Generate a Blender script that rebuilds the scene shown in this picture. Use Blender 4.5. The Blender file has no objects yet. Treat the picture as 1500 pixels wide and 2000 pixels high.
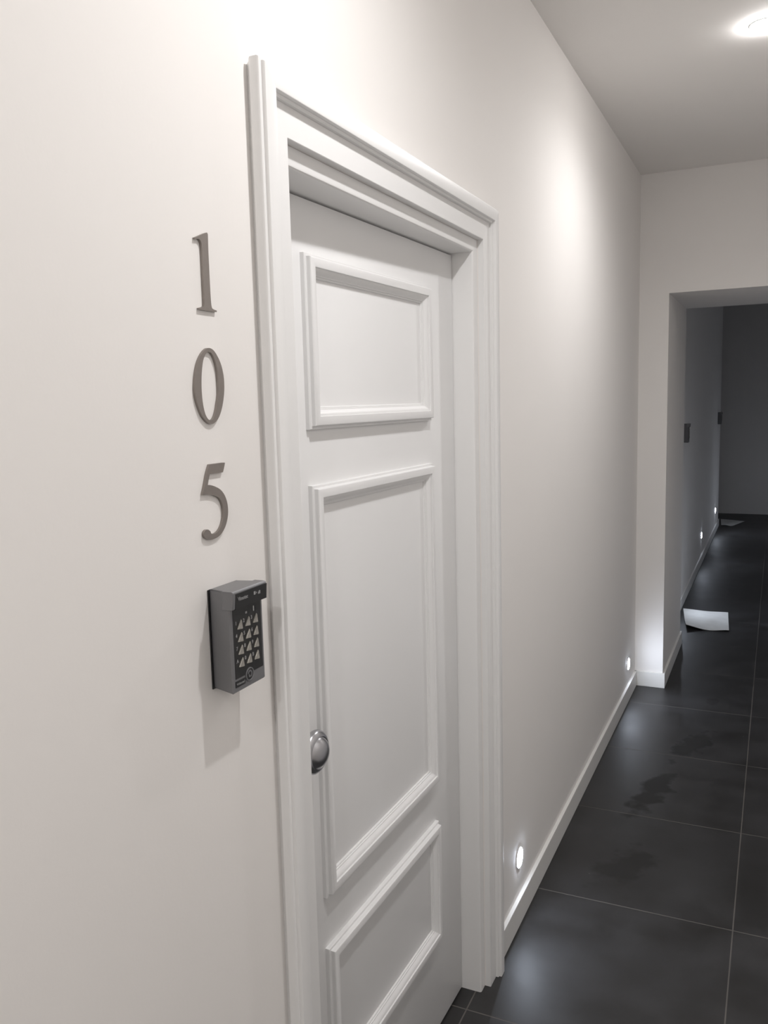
import bpy, bmesh, math
from mathutils import Vector, Matrix
S = bpy.context.scene
COL = S.collection

# ------------------------------------------------------------------ camera
cam_d = bpy.data.cameras.new('camera')
cam = bpy.data.objects.new('camera', cam_d); COL.objects.link(cam)
F = Vector((-0.418156, 0.899272, -0.128281)); R = Vector((0.907853, 0.418516, -0.025449)); U = Vector((-0.030802, 0.127102, 0.991411))
cam.matrix_world = Matrix(((R.x, U.x, -F.x, 0.7064), (R.y, U.y, -F.y, 0.0), (R.z, U.z, -F.z, 1.6596), (0, 0, 0, 1)))
cam_d.sensor_fit = 'VERTICAL'; cam_d.sensor_height = 24.0; cam_d.sensor_width = 18.0
cam_d.lens = 24.0 * 1655.47 / 2000.0
cam_d.clip_start = 0.02
S.camera = cam
# ------------------------------------------------------------------ world, exposure, light numbers
w = bpy.data.worlds.new('world'); S.world = w; w.use_nodes = True
w.node_tree.nodes['Background'].inputs[0].default_value = (0, 0, 0, 1)
w.node_tree.nodes['Background'].inputs[1].default_value = 0.0
S.view_settings.view_transform = 'Standard'; S.view_settings.look = 'None'
S.view_settings.gamma = 1.0; S.view_settings.use_curve_mapping = False
S.view_settings.exposure = -0.04
SPOT_W = 26.0          # each ceiling downlight
SPOT_COL = (1.0, 0.995, 1.0)
SPOT_ANGLE = 162
SPOT_BLEND = 0.92
LENS_W = 26.0           # emission of wall marker lights
LENS_COL = (0.78, 0.86, 1.0)

# ------------------------------------------------------------------ materials
def nd(nt, t, **k):
    n = nt.nodes.new(t)
    for a, b in k.items():
        setattr(n, a, b)
    return n
def mat(name, col, rough=0.5, metal=0.0, spec=0.5, noise=0.0, nscale=30.0, bump=0.0, bscale=200.0, coat=0.0):
    m = bpy.data.materials.new(name); m.use_nodes = True; nt = m.node_tree
    b = nt.nodes['Principled BSDF']
    b.inputs['Base Color'].default_value = (*col, 1); b.inputs['Roughness'].default_value = rough
    b.inputs['Metallic'].default_value = metal; b.inputs['Specular IOR Level'].default_value = spec
    b.inputs['Coat Weight'].default_value = coat
    tc = nd(nt, 'ShaderNodeTexCoord')
    if noise:
        n = nd(nt, 'ShaderNodeTexNoise'); n.inputs['Scale'].default_value = nscale; n.inputs['Detail'].default_value = 4
        nt.links.new(tc.outputs['Object'], n.inputs['Vector'])
        r = nd(nt, 'ShaderNodeMapRange'); r.inputs[3].default_value = 1 - noise; r.inputs[4].default_value = 1 + noise
        nt.links.new(n.outputs['Fac'], r.inputs[0])
        mx = nd(nt, 'ShaderNodeVectorMath', operation='SCALE'); mx.inputs[0].default_value = col
        nt.links.new(r.outputs[0], mx.inputs['Scale']); nt.links.new(mx.outputs[0], b.inputs['Base Color'])
    if bump:
        n = nd(nt, 'ShaderNodeTexNoise'); n.inputs['Scale'].default_value = bscale; n.inputs['Detail'].default_value = 3
        nt.links.new(tc.outputs['Object'], n.inputs['Vector'])
        bp = nd(nt, 'ShaderNodeBump'); bp.inputs['Strength'].default_value = bump; bp.inputs['Distance'].default_value = 0.002
        nt.links.new(n.outputs['Fac'], bp.inputs['Height']); nt.links.new(bp.outputs[0], b.inputs['Normal'])
    return m
def emit(name, col, strength):
    m = bpy.data.materials.new(name); m.use_nodes = True
    b = m.node_tree.nodes['Principled BSDF']
    b.inputs['Base Color'].default_value = (0.8, 0.8, 0.8, 1)
    b.inputs['Emission Color'].default_value = (*col, 1); b.inputs['Emission Strength'].default_value = strength
    return m
M_WALL = mat('wall_paint', (0.885, 0.857, 0.830), 0.7, noise=0.012, nscale=3, bump=0.06, bscale=160, spec=0.3)
M_CEIL = mat('ceiling_paint', (0.91, 0.885, 0.855), 0.8, noise=0.01, nscale=3, spec=0.2)
M_TRIM = mat('satin_trim_paint', (0.875, 0.868, 0.858), 0.38, noise=0.008, nscale=5)
M_DOOR = mat('satin_door_paint', (0.865, 0.86, 0.855), 0.42, noise=0.008, nscale=5)
M_BASE = mat('baseboard_paint', (0.82, 0.81, 0.785), 0.45, noise=0.01, nscale=8)
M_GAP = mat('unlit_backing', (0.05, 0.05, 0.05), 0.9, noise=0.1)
M_STEEL = mat('brushed_steel', (0.30, 0.27, 0.25), 0.42, metal=0.75, noise=0.06, nscale=120)
M_KNOB = mat('satin_chrome', (0.46, 0.46, 0.48), 0.27, metal=1.0, noise=0.03, nscale=20)
M_PADG = mat('grey_painted_case', (0.20, 0.20, 0.208), 0.38, metal=0.4, noise=0.04, nscale=300)
M_PADB = mat('black_plastic', (0.012, 0.012, 0.013), 0.38, noise=0.1, nscale=100)
M_KEY = mat('metal_key', (0.46, 0.445, 0.41), 0.26, metal=0.9, noise=0.05, nscale=200)
M_PRINT = mat('pale_print', (0.32, 0.32, 0.32), 0.6, noise=0.05)
M_LED = mat('clear_led_window', (0.5, 0.5, 0.5), 0.3, noise=0.05)
M_PAPER = mat('matte_paper', (0.80, 0.80, 0.78), 0.8, noise=0.12, nscale=14)
M_RIM = mat('white_lamp_rim', (0.8, 0.8, 0.8), 0.4, noise=0.01)
M_LENS = emit('lit_marker_lens', LENS_COL, LENS_W * 6)
M_BULB = emit('lit_downlight_lens', (1.0, 0.98, 0.97), 250.0)

def floor_mat():
    m = bpy.data.materials.new('dark_floor_tiles'); m.use_nodes = True; nt = m.node_tree; L = nt.links
    b = nt.nodes['Principled BSDF']
    geo = nd(nt, 'ShaderNodeNewGeometry'); sep = nd(nt, 'ShaderNodeSeparateXYZ'); L.new(geo.outputs['Position'], sep.inputs[0])
    def math_(op, a, b_=None, c=None):
        n = nd(nt, 'ShaderNodeMath', operation=op)
        for i, v in enumerate((a, b_, c)):
            if v is None: continue
            if isinstance(v, (int, float)): n.inputs[i].default_value = v
            else: L.new(v, n.inputs[i])
        return n.outputs[0]
    T, XG, YG = 0.6479, -0.0194, 2.0156
    def line(out, off):
        a = math_('ADD', out, -off + 20 * T + T / 2)
        fm = math_('MODULO', a, T)
        d = math_('ABSOLUTE', math_('SUBTRACT', fm, T / 2))
        r = nd(nt, 'ShaderNodeMapRange'); r.inputs[1].default_value = 0.0010; r.inputs[2].default_value = 0.0026
        r.inputs[3].default_value = 1; r.inputs[4].default_value = 0; L.new(d, r.inputs[0]); return r.outputs[0]
    g = math_('MAXIMUM', line(sep.outputs[0], XG), line(sep.outputs[1], YG))
    n1 = nd(nt, 'ShaderNodeTexNoise'); n1.inputs['Scale'].default_value = 5; n1.inputs['Detail'].default_value = 6; L.new(geo.outputs['Position'], n1.inputs[0])
    cr = nd(nt, 'ShaderNodeValToRGB'); L.new(n1.outputs['Fac'], cr.inputs[0])
    cr.color_ramp.elements[0].position = .3; cr.color_ramp.elements[0].color = (0.014, 0.013, 0.0125, 1)
    cr.color_ramp.elements[1].position = .75; cr.color_ramp.elements[1].color = (0.038, 0.0375, 0.0395, 1)
    # damp stains with outlines of their own
    wob = nd(nt, 'ShaderNodeTexNoise'); wob.inputs['Scale'].default_value = 9; wob.inputs['Detail'].default_value = 3; L.new(geo.outputs['Position'], wob.inputs[0])
    st = None
    for (x, y, rx, ry, ang, k) in ((0.385, 4.10, .060, .20, -0.25, 1.0), (0.275, 3.52, .055, .20, -0.2, .8), (0.265, 2.93, .07, .14, -0.5, .55), (.441, 4.77, .03, .05, 0, .4)):
        ca, sa = math.cos(ang), math.sin(ang)
        dx = math_('SUBTRACT', sep.outputs[0], x); dy = math_('SUBTRACT', sep.outputs[1], y)
        u = math_('ADD', math_('MULTIPLY', dx, ca / rx), math_('MULTIPLY', dy, sa / rx))
        v = math_('ADD', math_('MULTIPLY', dx, -sa / ry), math_('MULTIPLY', dy, ca / ry))
        d = math_('SQRT', math_('ADD', math_('MULTIPLY', u, u), math_('MULTIPLY', v, v)))
        d = math_('ADD', d, math_('MULTIPLY', math_('SUBTRACT', wob.outputs['Fac'], 0.5), 2.6))
        r = nd(nt, 'ShaderNodeMapRange'); r.inputs[1].default_value = .75; r.inputs[2].default_value = 1.15; r.inputs[3].default_value = k; r.inputs[4].default_value = 0
        L.new(d, r.inputs[0]); st = r.outputs[0] if st is None else math_('MAXIMUM', st, r.outputs[0])
    mx = nd(nt, 'ShaderNodeMixRGB'); L.new(st, mx.inputs[0]); L.new(cr.outputs[0], mx.inputs[1]); mx.inputs[2].default_value = (0.0075, 0.0065, 0.006, 1)
    # pale specks
    vo = nd(nt, 'ShaderNodeTexVoronoi'); vo.inputs['Scale'].default_value = 5.5; L.new(geo.outputs['Position'], vo.inputs[0])
    sp = nd(nt, 'ShaderNodeMapRange'); sp.inputs[1].default_value = .014; sp.inputs[2].default_value = .022; sp.inputs[3].default_value = .25; sp.inputs[4].default_value = 0; L.new(vo.outputs['Distance'], sp.inputs[0])
    mx1 = nd(nt, 'ShaderNodeMixRGB'); L.new(sp.outputs[0], mx1.inputs[0]); L.new(mx.outputs[0], mx1.inputs[1]); mx1.inputs[2].default_value = (0.3, 0.3, 0.3, 1)
    n3 = nd(nt, 'ShaderNodeTexNoise'); n3.inputs['Scale'].default_value = 2.5; L.new(geo.outputs['Position'], n3.inputs[0])
    gf = math_('MULTIPLY', g, math_('ADD', math_('MULTIPLY', n3.outputs['Fac'], .7), .4))
    mx2 = nd(nt, 'ShaderNodeMixRGB'); L.new(gf, mx2.inputs[0]); L.new(mx1.outputs[0], mx2.inputs[1]); mx2.inputs[2].default_value = (0.15, 0.138, 0.125, 1)
    L.new(mx2.outputs[0], b.inputs['Base Color'])
    rr = math_('ADD', math_('MULTIPLY', n1.outputs['Fac'], 0.20), 0.36)
    rr = math_('ADD', rr, math_('MULTIPLY', st, 0.25)); rr = math_('ADD', rr, math_('MULTIPLY', g, 0.3))
    L.new(rr, b.inputs['Roughness']); b.inputs['Specular IOR Level'].default_value = 0.5
    n4 = nd(nt, 'ShaderNodeTexNoise'); n4.inputs['Scale'].default_value = 60; n4.inputs['Detail'].default_value = 4; L.new(geo.outputs['Position'], n4.inputs[0])
    h = math_('SUBTRACT', math_('MULTIPLY', n4.outputs['Fac'], .25), g)
    bp = nd(nt, 'ShaderNodeBump'); bp.inputs['Strength'].default_value = 0.25; bp.inputs['Distance'].default_value = 0.0015; L.new(h, bp.inputs['Height']); L.new(bp.outputs[0], b.inputs['Normal'])
    return m
M_FLOOR = floor_mat()

# ------------------------------------------------------------------ helpers
def obj(name, bm, m, parent=None, smooth=False):
    bmesh.ops.recalc_face_normals(bm, faces=bm.faces)
    me = bpy.data.meshes.new(name); bm.to_mesh(me); bm.free()
    if smooth:
        me.shade_smooth()
        me.set_sharp_from_angle(angle=math.radians(smooth if smooth > 1 else 35))
    me.materials.append(m)
    o = bpy.data.objects.new(name, me); COL.objects.link(o)
    if parent: o.parent = parent
    return o
def box(bm, x0, x1, y0, y1, z0, z1, bev=0.0, seg=2):
    t = bmesh.new()
    v = [t.verts.new((x, y, z)) for x in (x0, x1) for y in (y0, y1) for z in (z0, z1)]
    for f in ((0, 1, 3, 2), (4, 6, 7, 5), (0, 4, 5, 1), (2, 3, 7, 6), (0, 2, 6, 4), (1, 5, 7, 3)):
        t.faces.new([v[i] for i in f])
    bmesh.ops.recalc_face_normals(t, faces=t.faces)
    if bev:
        bmesh.ops.bevel(t, geom=t.edges[:], offset=bev, segments=seg, profile=0.5, affect='EDGES')
    me = bpy.data.meshes.new('tmp'); t.to_mesh(me); t.free(); bm.from_mesh(me); bpy.data.meshes.remove(me)
def bx(*a, **k):
    bm = bmesh.new(); box(bm, *a, **k); return bm
def tag(o, label, cat, group=None, kind=None):
    o['label'] = label; o['category'] = cat
    if group: o['group'] = group
    if kind: o['kind'] = kind
    return o
def empty(name, loc, rz=0.0):
    e = bpy.data.objects.new(name, None); COL.objects.link(e); e.location = loc; e.rotation_euler = (0, 0, rz)
    e.empty_display_size = 0.05; return e
def rings(bm, loops, close=True, cap=False):
    """bridge consecutive closed loops of points"""
    vs = [[bm.verts.new(p) for p in lp] for lp in loops]
    n = len(vs[0])
    for a, b in zip(vs[:-1], vs[1:]):
        for i in range(n):
            bm.faces.new((a[i], a[(i + 1) % n], b[(i + 1) % n], b[i]))
    if cap:
        bm.faces.new(vs[0]); bm.faces.new(list(reversed(vs[-1])))
def lathe_x(bm, prof, n=48, c=(0, 0, 0)):
    """profile of (radius, x) turned about the x axis"""
    vs = []
    for r, x in prof:
        if r < 1e-6: vs.append([bm.verts.new((c[0] + x, c[1], c[2]))])
        else: vs.append([bm.verts.new((c[0] + x, c[1] + r * math.cos(2 * math.pi * i / n), c[2] + r * math.sin(2 * math.pi * i / n))) for i in range(n)])
    for a, b in zip(vs[:-1], vs[1:]):
        for i in range(n):
            j = (i + 1) % n
            if len(a) == 1 and len(b) == 1: continue
            if len(a) == 1: bm.faces.new((a[0], b[i], b[j]))
            elif len(b) == 1: bm.faces.new((a[i], a[j], b[0]))
            else: bm.faces.new((a[i], a[j], b[j], b[i]))
def smooth_loop(pts, k=4, hard=()):
    """Catmull-Rom through a closed loop; indices in hard stay as corners"""
    n = len(pts); out = []
    for i in range(n):
        p0, p1, p2, p3 = pts[i - 1], pts[i], pts[(i + 1) % n], pts[(i + 2) % n]
        if i in hard: p0 = p1
        if (i + 1) % n in hard: p3 = p2
        if i in hard and (i + 1) % n in hard:
            out.append(p1); continue
        for s in range(k):
            t = s / k
            out.append(tuple(0.5 * (2 * b + (c - a) * t + (2 * a - 5 * b + 4 * c - d) * t * t + (3 * b - a - 3 * c + d) * t ** 3) for a, b, c, d in zip(p0, p1, p2, p3)))
    return out
def plate(outline, x0, x1, bev=0.0007):
    """flat shape in the y-z plane, given thickness along x"""
    bm = bmesh.new()
    vs = [bm.verts.new((x0, y, z)) for y, z in outline]
    es = [bm.edges.new((vs[i], vs[(i + 1) % len(vs)])) for i in range(len(vs))]
    bmesh.ops.triangle_fill(bm, use_beauty=True, edges=es)
    ex = bmesh.ops.extrude_face_region(bm, geom=bm.faces[:])
    bmesh.ops.translate(bm, verts=[g for g in ex['geom'] if isinstance(g, bmesh.types.BMVert)], vec=(x1 - x0, 0, 0))
    return bm
def text_mesh(name, body, size, m, parent, loc, ylen=None, italic=False, bold=0.0):
    cu = bpy.data.curves.new(name, 'FONT'); cu.body = body; cu.size = size; cu.extrude = 0.00012; cu.align_x = 'CENTER'; cu.align_y = 'CENTER'; cu.offset = bold
    t = bpy.data.objects.new(name + '_tmp', cu); COL.objects.link(t)
    dg = bpy.context.evaluated_depsgraph_get()
    me = bpy.data.meshes.new_from_object(t.evaluated_get(dg)); bpy.data.objects.remove(t); bpy.data.curves.remove(cu)
    me.name = name
    xs = [v.co.x for v in me.vertices]; wd = max(xs) - min(xs); s = (ylen / wd) if ylen else 1
    for v in me.vertices:
        x, y, z = v.co; v.co = (z, x * s, y)      # text runs along +y, up is +z, faces +x
    me.materials.clear(); me.materials.append(m)
    o = bpy.data.objects.new(name, me); COL.objects.link(o); o.parent = parent; o.location = loc
    return o
def copy_tree(o, parent=None):
    c = o.copy(); COL.objects.link(c); c.parent = parent
    for ch in list(o.children): copy_tree(ch, c)
    return c

# ------------------------------------------------------------------ room shell
ZC, YE, YE2, XJ, ZO = 2.835, 4.904, 5.86, 0.155, 2.2047
XR = 1.27
Y0 = -3.2
YF, YW, XF = 12.65, 11.45, 0.058
DY0, DY1, DZ = 1.207, 2.095, 2.03     # clear opening of the doorway
OY0, OY1, OZ1 = 1.085, 2.217, 2.152   # outside of its casing
LIP = 0.033
bm = bmesh.new()
box(bm, -0.2, 0, Y0, DY0 - LIP, 0, ZC); box(bm, -0.2, 0, DY1 + LIP, YE2, 0, ZC); box(bm, -0.2, 0, DY0 - LIP, DY1 + LIP, DZ + LIP, ZC)
wl = tag(obj('wall_left', bm, M_WALL), 'long warm white painted corridor wall carrying the door and the number', 'wall', kind='structure')
tag(obj('wall_right', bx(XR, XR + .2, Y0, YF + .2, 0, ZC), M_WALL), 'white corridor wall facing the numbered door', 'wall', kind='structure')
bm = bmesh.new()
box(bm, 0, XJ, YE, YE2, 0, ZC); box(bm, XJ, 1.14, YE, YE2, ZO, ZC); box(bm, 1.14, XR, YE, YE2, 0, ZC)
tag(obj('wall_front', bm, M_WALL), 'warm white end wall with a wide doorless opening into the dark hall', 'wall', kind='structure')
tag(obj('wall_back', bx(-0.2, XR + .2, Y0 - .2, Y0, 0, ZC), M_WALL), 'white wall closing the corridor behind', 'wall', kind='structure')
tag(obj('wall_far_left', bx(-0.2, XF, YE2, YW, 0, ZC), M_WALL), 'dim left wall of the dark hall beyond the opening', 'wall', kind='structure')
tag(obj('wall_far_end', bx(-2.2, XR, YF, YF + .2, 0, ZC), M_WALL), 'dark wall closing the far end of the hall', 'wall', kind='structure')
tag(obj('wall_far_side', bx(-2.4, -2.2, YW, YF + .2, 0, ZC), M_WALL), 'unlit wall closing the side branch of the far hall', 'wall', kind='structure')
tag(obj('wall_far_return', bx(-2.2, -0.2, YW - .2, YW, 0, ZC), M_WALL), 'unlit near wall of the side branch of the far hall', 'wall', kind='structure')
bm = bmesh.new()
bmesh.ops.create_grid(bm, x_segments=1, y_segments=1, size=0.5)
for v in bm.verts: v.co = (-2.4 if v.co.x < 0 else XR + .2, Y0 - .2 if v.co.y < 0 else YF + .2, 0)
tag(obj('floor', bm, M_FLOOR), 'large dark grey floor tiles with thin pale grout', 'floor', kind='structure')

tag(obj('ceiling', bx(-2.4, XR + .2, Y0 - .2, YF + .2, ZC, ZC + .15), M_CEIL), 'plain white painted corridor ceiling', 'ceiling', kind='structure')

# baseboards (eased top edge)
def board(bm, x0, x1, y0, y1, h=0.086):
    box(bm, x0, x1, y0, y1, 0, h, bev=0.0018, seg=2)
TB = 0.013
bm = bmesh.new(); board(bm, 0, TB, Y0, OY0 - .001); board(bm, 0, TB, OY1 - .002, YE)
tag(obj('baseboard_left', bm, M_BASE), 'white baseboard along the long corridor wall', 'baseboard', kind='structure')
bm = bmesh.new(); board(bm, 0.001, XJ + TB, YE - TB, YE + .001); board(bm, XJ, XJ + TB, YE - .002, YE2 + .0)
tag(obj('baseboard_front', bm, M_BASE), 'white baseboard wrapping the corner of the opening', 'baseboard', kind='structure')
bm = bmesh.new(); board(bm, XF, XF + TB, YE2, YW)
tag(obj('baseboard_far_left', bm, M_BASE), 'white baseboard on the left wall of the dark hall', 'baseboard', kind='structure')
bm = bmesh.new(); board(bm, XR - TB, XR, Y0, YE); board(bm, XR - TB, XR, YE2, YF)
tag(obj('baseboard_right', bm, M_BASE), 'white baseboard on the wall facing the numbered door', 'baseboard', kind='structure')
# what lies behind the door leaf: a closed dark vestibule
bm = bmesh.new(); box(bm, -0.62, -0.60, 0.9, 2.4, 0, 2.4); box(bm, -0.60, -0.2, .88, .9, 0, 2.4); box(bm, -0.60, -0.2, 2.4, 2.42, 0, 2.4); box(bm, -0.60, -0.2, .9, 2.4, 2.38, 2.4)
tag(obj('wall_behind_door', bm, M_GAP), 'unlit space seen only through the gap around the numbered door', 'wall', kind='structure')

# ------------------------------------------------------------------ door casing  trim_1
PROF = [(.0065, 0), (.0045, .004), (.0015, .0065), (.0, .009), (.0, .0205), (.0012, .0232), (.0035, .0245), (.0058, .0245), (.0060, .0275), (.0072, .0300), (.0090, .0305),
        (.0340, .0305), (.0352, .0300), (.0360, .0285), (.0364, .0232), (.0395, .0228), (.0412, .0215), (.0416, .0150), (.0880, .0145), (.0890, .0138), (.0890, 0)]
JPROF = [(.0890, -.2), (.0890, -.0040), (.0898, -.0030), (.1160, -.0030), (.1190, -.0038), (.1212, -.0058), (.1222, -.0088), (.1222, -.2)]
def member(name, prof, side, m, parent):
    bm = bmesh.new()
    if side == 'left':  a = [(x, OY0 + d, 0) for d, x in prof]; b = [(x, OY0 + d, OZ1 - d) for d, x in prof]
    if side == 'right': a = [(x, OY1 - d, 0) for d, x in prof]; b = [(x, OY1 - d, OZ1 - d) for d, x in prof]
    if side == 'head':  a = [(x, OY0 + d, OZ1 - d) for d, x in prof]; b = [(x, OY1 - d, OZ1 - d) for d, x in prof]
    rings(bm, [a, b], cap=True)
    return obj(name, bm, m, parent, smooth=25)
trim = tag(empty('trim_1', (0, 0, 0)), 'stepped white moulded casing and jambs framing the numbered door', 'door frame', kind='structure')
for s in ('left', 'right', 'head'):
    member('casing_board', PROF, s, M_TRIM, trim)
    member('door_jamb', JPROF, s, M_TRIM, trim)
bm = bmesh.new(); box(bm, -.2, -.108, DY0 + .0005, DY0 + .012, 0, DZ - .001); box(bm, -.2, -.108, DY1 - .012, DY1 - .0005, 0, DZ - .001); box(bm, -.2, -.108, DY0 + .012, DY1 - .012, DZ - .012, DZ - .001)
obj('door_stop', bm, M_TRIM, trim)

# ------------------------------------------------------------------ door_1 (slightly ajar, hinged on its far edge)
door = tag(empty('door_1', (-0.059, 2.0915, 0.0), -0.0239), 'white three-panel apartment door with raised mouldings and a round metal knob', 'door', kind='structure')
DW = 0.881
bm = bmesh.new(); box(bm, -0.042, 0, -DW, 0, 0.006, DZ - .0045, bev=.0012)
obj('door_leaf', bm, M_DOOR, door, smooth=30)
MP = [(0, 0), (.0002, .0075), (.0012, .0088), (.0055, .0090), (.0064, .0100), (.0068, .0165), (.0078, .0180), (.0095, .0186), (.0225, .0186), (.0240, .0180), (.0244, .0150), (.0262, .0146), (.0290, .0135), (.0318, .0112), (.0340, .0085), (.0358, .0070), (.0375, .0066), (.0379, .0040), (.0405, .0036), (.0415, .0025), (.0418, 0)]
for (z0, z1) in ((1.613, 1.929), (0.695, 1.510), (0.264, 0.587)):
    y0, y1 = -.737, -.168
    bm = bmesh.new()
    n = len(MP)
    cs = [[bm.verts.new((h, yy, zz)) for d, h in MP for yy, zz in [((y0 + d) if cy == 0 else (y1 - d), (z0 + d) if cz == 0 else (z1 - d))]] for cy, cz in ((0, 0), (1, 0), (1, 1), (0, 1))]
    for k in range(4):
        a, b = cs[k], cs[(k + 1) % 4]
        for i in range(n - 1): bm.faces.new((a[i], a[i + 1], b[i + 1], b[i]))
    obj('panel_moulding', bm, M_DOOR, door, smooth=25)
# knob
bm = bmesh.new()
lathe_x(bm, [(0, 0), (.024, 0), (.024, .003), (.0165, .006), (.0135, .012), (.0145, .018), (.022, .023), (.031, .0265), (.0375, .0295), (.0400, .0335), (.0405, .0375), (.0396, .0415), (.0368, .0450), (.0330, .0475), (.0300, .0484), (.0290, .0474), (.0280, .0486), (.0255, .0520), (.0205, .0560), (.0135, .0587), (.0070, .0599), (0, .0602)], 64)
kn = obj('door_knob', bm, M_KNOB, door, smooth=60); kn.location = (0, -.808, 1.030); kn['label'] = 'round satin metal knob'

# ------------------------------------------------------------------ house numbers
ONE = [[(0.943, 1.8806), (0.9442, 1.8787), (0.9504, 1.8801), (0.9549, 1.8787), (0.9574, 1.8742), (0.9579, 1.8624), (0.9576, 1.8343), (0.9574, 1.8061), (0.9572, 1.7963), (0.954, 1.7927), (0.9444, 1.7903), (0.9449, 1.7884), (0.9624, 1.788), (0.9843, 1.7882), (0.9837, 1.7902), (0.9762, 1.7913), (0.9727, 1.7944), (0.9715, 1.8075), (0.9714, 1.836), (0.9716, 1.8687), (0.9723, 1.8894), (0.9706, 1.8915), (0.9638, 1.8891), (0.9526, 1.8845)]]
ZO_ = [[(0.96, 1.7386), (0.9504, 1.7344), (0.9405, 1.7253), (0.933, 1.713), (0.9281, 1.6977), (0.9266, 1.6845), (0.9279, 1.6714), (0.9329, 1.6582), (0.9399, 1.6469), (0.9489, 1.6393), (0.9576, 1.6361), (0.9677, 1.6382), (0.9776, 1.646), (0.9858, 1.6596), (0.9911, 1.6756), (0.993, 1.6894), (0.9922, 1.7032), (0.9879, 1.7168), (0.9807, 1.7279), (0.9711, 1.7365)]]
ZI_ = [[(0.9596, 1.7333), (0.9537, 1.7302), (0.9479, 1.7222), (0.9438, 1.7089), (0.9414, 1.6934), (0.9408, 1.678), (0.9424, 1.6624), (0.9461, 1.6501), (0.9518, 1.6432), (0.9573, 1.6413), (0.9643, 1.644), (0.9705, 1.653), (0.9755, 1.6666), (0.979, 1.6802), (0.9795, 1.6961), (0.9784, 1.7097), (0.9744, 1.722), (0.968, 1.7312)]]
FIVE = [[(0.9495, 1.5816), (0.9675, 1.5816), (0.9831, 1.5816), (0.9854, 1.5807), (0.9825, 1.5739), (0.9796, 1.5683), (0.9671, 1.5682), (0.9488, 1.5682), (0.9459, 1.561), (0.9434, 1.5537), (0.9479, 1.5535), (0.959, 1.5505), (0.9721, 1.5445), (0.9812, 1.5354), (0.9863, 1.5241), (0.9873, 1.5122), (0.9843, 1.5007), (0.9774, 1.4898), (0.9668, 1.4819), (0.9548, 1.4786), (0.9414, 1.4784), (0.9323, 1.4821), (0.929, 1.487), (0.9301, 1.4909), (0.9341, 1.4933), (0.9389, 1.4931), (0.9436, 1.4901), (0.9459, 1.4865), (0.9535, 1.4853), (0.9614, 1.4874), (0.969, 1.4934), (0.974, 1.5021), (0.9765, 1.5124), (0.975, 1.5231), (0.9691, 1.532), (0.9598, 1.537), (0.9486, 1.5401), (0.9308, 1.5416), (0.9368, 1.555), (0.9429, 1.5703)]]
def number(name, bm, label):
    o = obj(name, bm, M_STEEL, None, smooth=30)
    c = Vector((0, sum(v.co.y for v in o.data.vertices) / len(o.data.vertices), min(v.co.z for v in o.data.vertices)))
    for v in o.data.vertices: v.co -= c
    o.location = c
    return tag(o, label, 'number', 'metal house numbers beside the door')
number('house_number', plate(smooth_loop(ONE[0], 4, hard=(0, 1, 10, 11, 13, 14, 20, 21)), 0.0002, 0.004), 'brushed metal numeral 1 on the wall, topmost of the three digits')
bm = bmesh.new()
def ell(P):
    P = ZO_ if P == 'o' else ZI_
    P = P[0] if isinstance(P[0], list) else P
    L = smooth_loop(P, 6); cy = sum(p[0] for p in L) / len(L); cz = sum(p[1] for p in L) / len(L)
    out = []
    L2 = sorted(L, key=lambda p: math.atan2((p[1] - cz) / .05, (p[0] - cy) / .03))
    an = [math.atan2((p[1] - cz) / .05, (p[0] - cy) / .03) for p in L2]
    N = 96
    for i in range(N):
        t = -math.pi + 2 * math.pi * i / N
        j = 0
        while j < len(an) and an[j] < t: j += 1
        a, b = L2[j - 1], L2[j % len(L2)]; ta, tb = an[j - 1], an[j % len(an)]
        if ta > t: ta -= 2 * math.pi
        if tb < t: tb += 2 * math.pi
        f = (t - ta) / (tb - ta) if tb > ta else 0
        out.append((a[0] + (b[0] - a[0]) * f, a[1] + (b[1] - a[1]) * f))
    return out
oo, ii = ell('o'), ell('i')
X0, X1 = 0.0002, 0.004
lo = [[(X0, y, z) for y, z in oo], [(X1, y, z) for y, z in oo], [(X1, y, z) for y, z in ii], [(X0, y, z) for y, z in ii], [(X0, y, z) for y, z in oo]]
rings(bm, lo); bmesh.ops.remove_doubles(bm, verts=bm.verts, dist=1e-6)
number('house_number', bm, 'brushed metal numeral 0 on the wall between the 1 and the 5')
number('house_number', plate(smooth_loop(FIVE[0] if isinstance(FIVE[0], list) else FIVE, 4, hard=(0, 3, 5, 7, 9, 37)), 0.0002, 0.004), 'brushed metal numeral 5 on the wall just above the keypad')

# ------------------------------------------------------------------ door keypad (local: x out of the wall, y along it, z up)
pad = tag(empty('door_keypad', (0, 0.968, 1.2675)), 'grey door entry keypad with metal keys below the numeral 5', 'keypad', 'door keypads along the corridor')
YL, YR, ZT = -.0425, .0380, .1435
def loopbox(x, y0, y1, z0, z1): return [(x, y0, z0), (x, y1, z0), (x, y1, z1), (x, y0, z1)]
bm = bmesh.new()
rings(bm, [loopbox(0.0, -.0305, .032, .003, ZT - .002), loopbox(.003, -.031, .033, .002, ZT - .001), loopbox(.003, -.0315, .0335, .001, ZT - .001), loopbox(.040, YL, YR, 0.0, ZT), loopbox(.042, YL + .002, YR - .002, .002, ZT - .002)], cap=True)
bmesh.ops.bevel(bm, geom=[e for e in bm.edges if abs(e.verts[0].co.x - e.verts[1].co.x) > .02], offset=.002, segments=2, affect='EDGES')
obj('case', bm, M_PADG, pad, smooth=30)
obj('back_plate', bx(0.0002, .0022, -.034, .0345, .0, ZT - .002, bev=.0005), M_PADB, pad)
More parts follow.
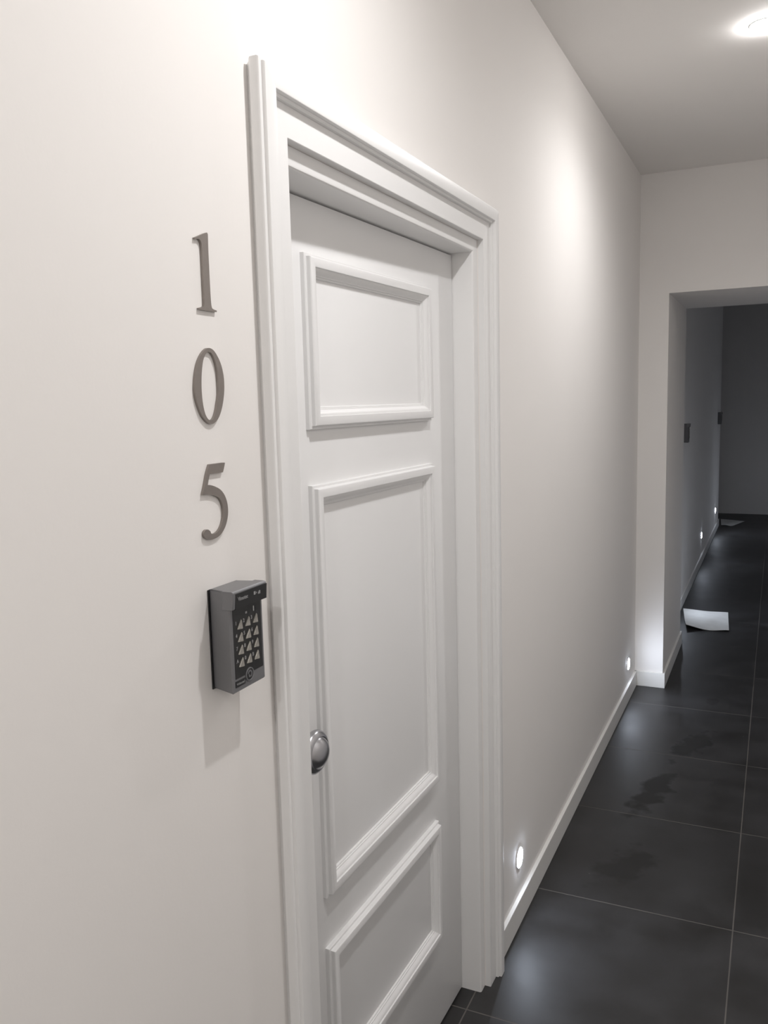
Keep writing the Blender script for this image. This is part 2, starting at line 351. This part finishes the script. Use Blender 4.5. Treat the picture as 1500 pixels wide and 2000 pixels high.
# hood over the display
bm = bmesh.new()
prof = [(.030, ZT + .0003), (.0475, ZT + .0003), (.0490, ZT - .0012), (.0490, ZT - .006), (.0475, ZT - .0245), (.0445, ZT - .0255), (.030, ZT - .0255)]
rings(bm, [[(x, YL - .0006, z) for x, z in prof], [(x, YR + .0012, z) for x, z in prof]], cap=True)
bmesh.ops.bevel(bm, geom=bm.edges[:], offset=.0006, segments=2, affect='EDGES')
hood = obj('hood', bm, M_PADG, pad, smooth=30)
bm = bmesh.new()
prof = [(.0480, ZT - .0035), (.0496, ZT - .0035), (.0482, ZT - .0250), (.0440, ZT - .0262), (.0420, ZT - .0240)]
rings(bm, [[(x, YL + .0055, z) for x, z in prof], [(x, YR + .0020, z) for x, z in prof]], cap=True)
obj('display_window', bm, M_PADB, hood, smooth=20)
text_mesh('lettering', 'Vimotec', .0075, M_PRINT, hood, (.0496, -.0200, .1318), ylen=.024, bold=.0001)
bm = bmesh.new(); box(bm, .0492, .0497, .0065, .0105, .1300, .1345); box(bm, .0492, .0497, .0118, .0135, .1310, .1330); box(bm, .0492, .0497, .0170, .0185, .1290, .1320); box(bm, .0492, .0497, .0190, .0225, .1290, .1335)
obj('indicator_mark', bm, M_PRINT, hood)
# black key field
obj('key_panel', bx(.0415, .0426, -.0362, .0325, .0195, .1195, bev=.0004), M_PADB, pad)
obj('indicator_light', bx(.0424, .0434, .0125, .0145, .105, .1125, bev=.0004), M_LED, pad)
obj('printed_mark', bx(.0424, .0428, -.0065, -.0025, .1055, .1085), M_PRINT, pad)
# keys: triangular wedges
RS = (.0935, .0757, .0579, .0401); CS = (-.0235, -.0045, .0145)
dig = '123456789A0B'; key0 = None
for r, kz in enumerate(RS):
    for c, ky in enumerate(CS):
        if key0 is None:
            bm = bmesh.new()
            tri = [(.0030, .0078), (-.0070, -.0048), (.0058, -.0068)]
            cy = sum(p[0] for p in tri) / 3; cz = sum(p[1] for p in tri) / 3
            def tl(x, s): return [(x, cy + (p[0] - cy) * s, cz + (p[1] - cz) * s) for p in tri]
            rings(bm, [tl(.0, 1.0), tl(.0022, 1.0), tl(.0034, .78), tl(.0030, .55)], cap=True)
            bmesh.ops.bevel(bm, geom=bm.edges[:], offset=.0005, segments=2, affect='EDGES')
            key0 = obj('key', bm, M_KEY, pad, smooth=40); k = key0
        else:
            k = key0.copy(); COL.objects.link(k); k.parent = pad
        k.location = (.0424, ky + .001, kz)
        text_mesh('key_digit', dig[r * 3 + c], .0072, M_PRINT, pad, (.0429, ky - .0068, kz + .0036), bold=.00012)
# badge and round emblem on the grey strip
bd = obj('badge', bx(.0414, .0427, -.0370, -.0135, .0075, .0165, bev=.0004), M_PADB, pad)
text_mesh('lettering', 'Videotel', .0048, M_PRINT, bd, (.0430, -.0255, .0119), ylen=.019)
bm = bmesh.new(); lathe_x(bm, [(0, .0415), (.0098, .0415), (.0098, .0436), (.0088, .0440), (.0080, .0436), (.0078, .0428), (0, .0428)], 40, (0, -.003, .0178))
em = obj('emblem_ring', bm, M_PADG, pad, smooth=40)
bm = bmesh.new(); lathe_x(bm, [(0, .0428), (.0077, .0428), (.0077, .0431), (0, .0431)], 36, (0, -.003, .0178)); obj('emblem_disc', bm, M_PADB, em, smooth=40)
def arc(r0, r1, a0, a1, cy, cz, x0, x1, n=18):
    o = [(cy + r1 * math.cos(math.radians(a0 + (a1 - a0) * i / n)), cz + r1 * math.sin(math.radians(a0 + (a1 - a0) * i / n))) for i in range(n + 1)]
    i_ = [(cy + r0 * math.cos(math.radians(a1 + (a0 - a1) * i / n)), cz + r0 * math.sin(math.radians(a1 + (a0 - a1) * i / n))) for i in range(n + 1)]
    return plate(o + i_, x0, x1)
obj('emblem_swirl', arc(.0034, .0056, -60, 170, -.003, .0182, .0431, .0436), M_PADG, em)
obj('emblem_swirl', arc(.0006, .0026, 120, 350, -.0035, .0160, .0431, .0436), M_PADG, em)
# the two further keypads in the dark hall
for (x, y, z, lab) in ((XF, 6.83, 1.298, 'dark keypad on the dim hall wall nearest the edge of the opening'), (XF, 10.95, 1.298, 'dark keypad at the far end of the dim hall wall')):
    p2 = copy_tree(pad); p2.location = (x, y, z); p2['label'] = lab

# ------------------------------------------------------------------ round marker lights low on the wall
def wall_light(x, y, z):
    e = empty('wall_light', (x, y, z))
    bm = bmesh.new(); lathe_x(bm, [(.0311, .0002), (.0360, .0002), (.0360, .0014), (.0345, .0024), (.0325, .0026), (.0313, .0018), (.0311, .0014)], 48)
    obj('rim', bm, M_RIM, e, smooth=40)
    bm = bmesh.new(); lathe_x(bm, [(.0310, .0006), (.0310, .0020), (.0290, .0040), (.0215, .0056), (.0110, .0064), (0, .0066)], 40)
    obj('lit_lens', bm, M_LENS, e, smooth=60)
    return e
wl0 = wall_light(0, 2.476, 0.207)
G = 'round marker lights low on the wall'
tag(wl0, 'round lit marker light low on the wall nearest the numbered door', 'wall light', G)
for (x, y, z, lab) in ((XF, 6.72, .28, 'round lit marker light in the dark hall just behind the corner of the opening'), (0, 4.66, .196, 'round lit marker light in the corner beside the opening'), (XF, 8.80, .28, 'round lit marker light in the dark hall, nearer of the two there'), (XF, 10.83, .27, 'round lit marker light at the far end of the dark hall')):
    c = copy_tree(wl0); c.location = (x, y, z); c['label'] = lab

for (y, lab) in ((6.72, 'added unseen fill light on the right hall wall just past the opening'), (10.83, 'added unseen fill light at the far end of the right hall wall')):  # out-of-view marker copies, added to brighten the dark hall
    c = copy_tree(wl0); c.location = (XR, y, .28); c.rotation_euler = (0, 0, math.pi); c['label'] = lab; c['group'] = 'added fill lights on the right wall of the dark hall'

# ------------------------------------------------------------------ ceiling downlights
def downlight(y, label):
    e = tag(empty('ceiling_downlight', (0.632, y, ZC)), label, 'ceiling light', 'round ceiling downlights')
    def lz(prof, m, nm, sm=40):
        bm = bmesh.new(); lathe_x(bm, prof, 48)
        for v in bm.verts: x, yy, z = v.co; v.co = (yy, z, -x)
        return obj(nm, bm, m, e, smooth=sm)
    lz([(.0422, .0003), (.0490, .0003), (.0490, .0012), (.0480, .0020), (.0440, .0022), (.0422, .0015)], M_RIM, 'rim')
    lz([(.0420, .0008), (.0412, .0050), (.0370, .0095), (.0270, .0125), (0, .0140)], M_BULB, 'lit_lens')
    l = bpy.data.lights.new('downlight_lamp', 'SPOT'); l.energy = SPOT_W; l.color = SPOT_COL; l.spot_size = math.radians(SPOT_ANGLE); l.spot_blend = SPOT_BLEND; l.shadow_soft_size = 0.025
    lo_ = bpy.data.objects.new('downlight_lamp', l); COL.objects.link(lo_); lo_.parent = e; lo_.location = (0, 0, -.0440)
    return e
downlight(3.165, 'round lit ceiling downlight at the right edge')
downlight(1.17, 'round lit ceiling downlight above the numbered door')
downlight(-0.83, 'round lit ceiling downlight behind the viewer')
downlight(-2.6, 'round lit ceiling downlight at the closed end of the corridor')

# ------------------------------------------------------------------ sheets lying on the far floor
def sheet(name, corners, label, seed, curl):
    """crumpled sheet from four floor corners (near-left, near-right, far-right, far-left)"""
    bm = bmesh.new(); N = 16; g = []
    for i in range(N + 1):
        row = []
        for j in range(N + 1):
            u, v = i / N, j / N
            p = [(1 - u) * (1 - v) * corners[0][k] + u * (1 - v) * corners[1][k] + u * v * corners[2][k] + (1 - u) * v * corners[3][k] for k in (0, 1)]
            h = .004 + .004 * (math.sin(7 * u + seed) * math.sin(5 * v + 2 * seed) + 1) + curl * max(0, 1 - (u + v) / .7) ** 2 + .006 * math.exp(-((u - .55) ** 2 + (v - .45) ** 2) / .02)
            row.append((p[0], p[1], h))
        g.append(row)
    top = [[bm.verts.new(p) for p in r] for r in g]; bot = [[bm.verts.new((p[0], p[1], p[2] - .0012)) for p in r] for r in g]
    for i in range(N):
        for j in range(N):
            bm.faces.new((top[i][j], top[i + 1][j], top[i + 1][j + 1], top[i][j + 1])); bm.faces.new((bot[i][j], bot[i][j + 1], bot[i + 1][j + 1], bot[i + 1][j]))
    for i in range(N):
        for a in (0, N):
            bm.faces.new((top[i][a], top[i + 1][a], bot[i + 1][a], bot[i][a])); bm.faces.new((top[a][i], top[a][i + 1], bot[a][i + 1], bot[a][i]))
    o = obj(name, bm, M_PAPER, smooth=60); 
    c = Vector((corners[0][0], corners[0][1], 0))
    mz = min(v.co.z for v in o.data.vertices)
    for v in o.data.vertices: v.co.x -= c.x; v.co.y -= c.y; v.co.z -= mz - .0005
    o.location = c
    return tag(o, label, 'paper', 'loose sheets on the hall floor')
sheet('paper_sheet', [(.16, 6.22), (.442, 6.27), (.41, 6.80), (.085, 6.82)], 'crumpled pale paper sheet on the dark floor just past the opening', 1.0, .03)
sheet('paper_sheet', [(.10, 11.42), (.24, 11.45), (.36, 11.88), (.06, 12.02)], 'pale paper sheet at the far end of the dark hall floor', 2.3, .01)
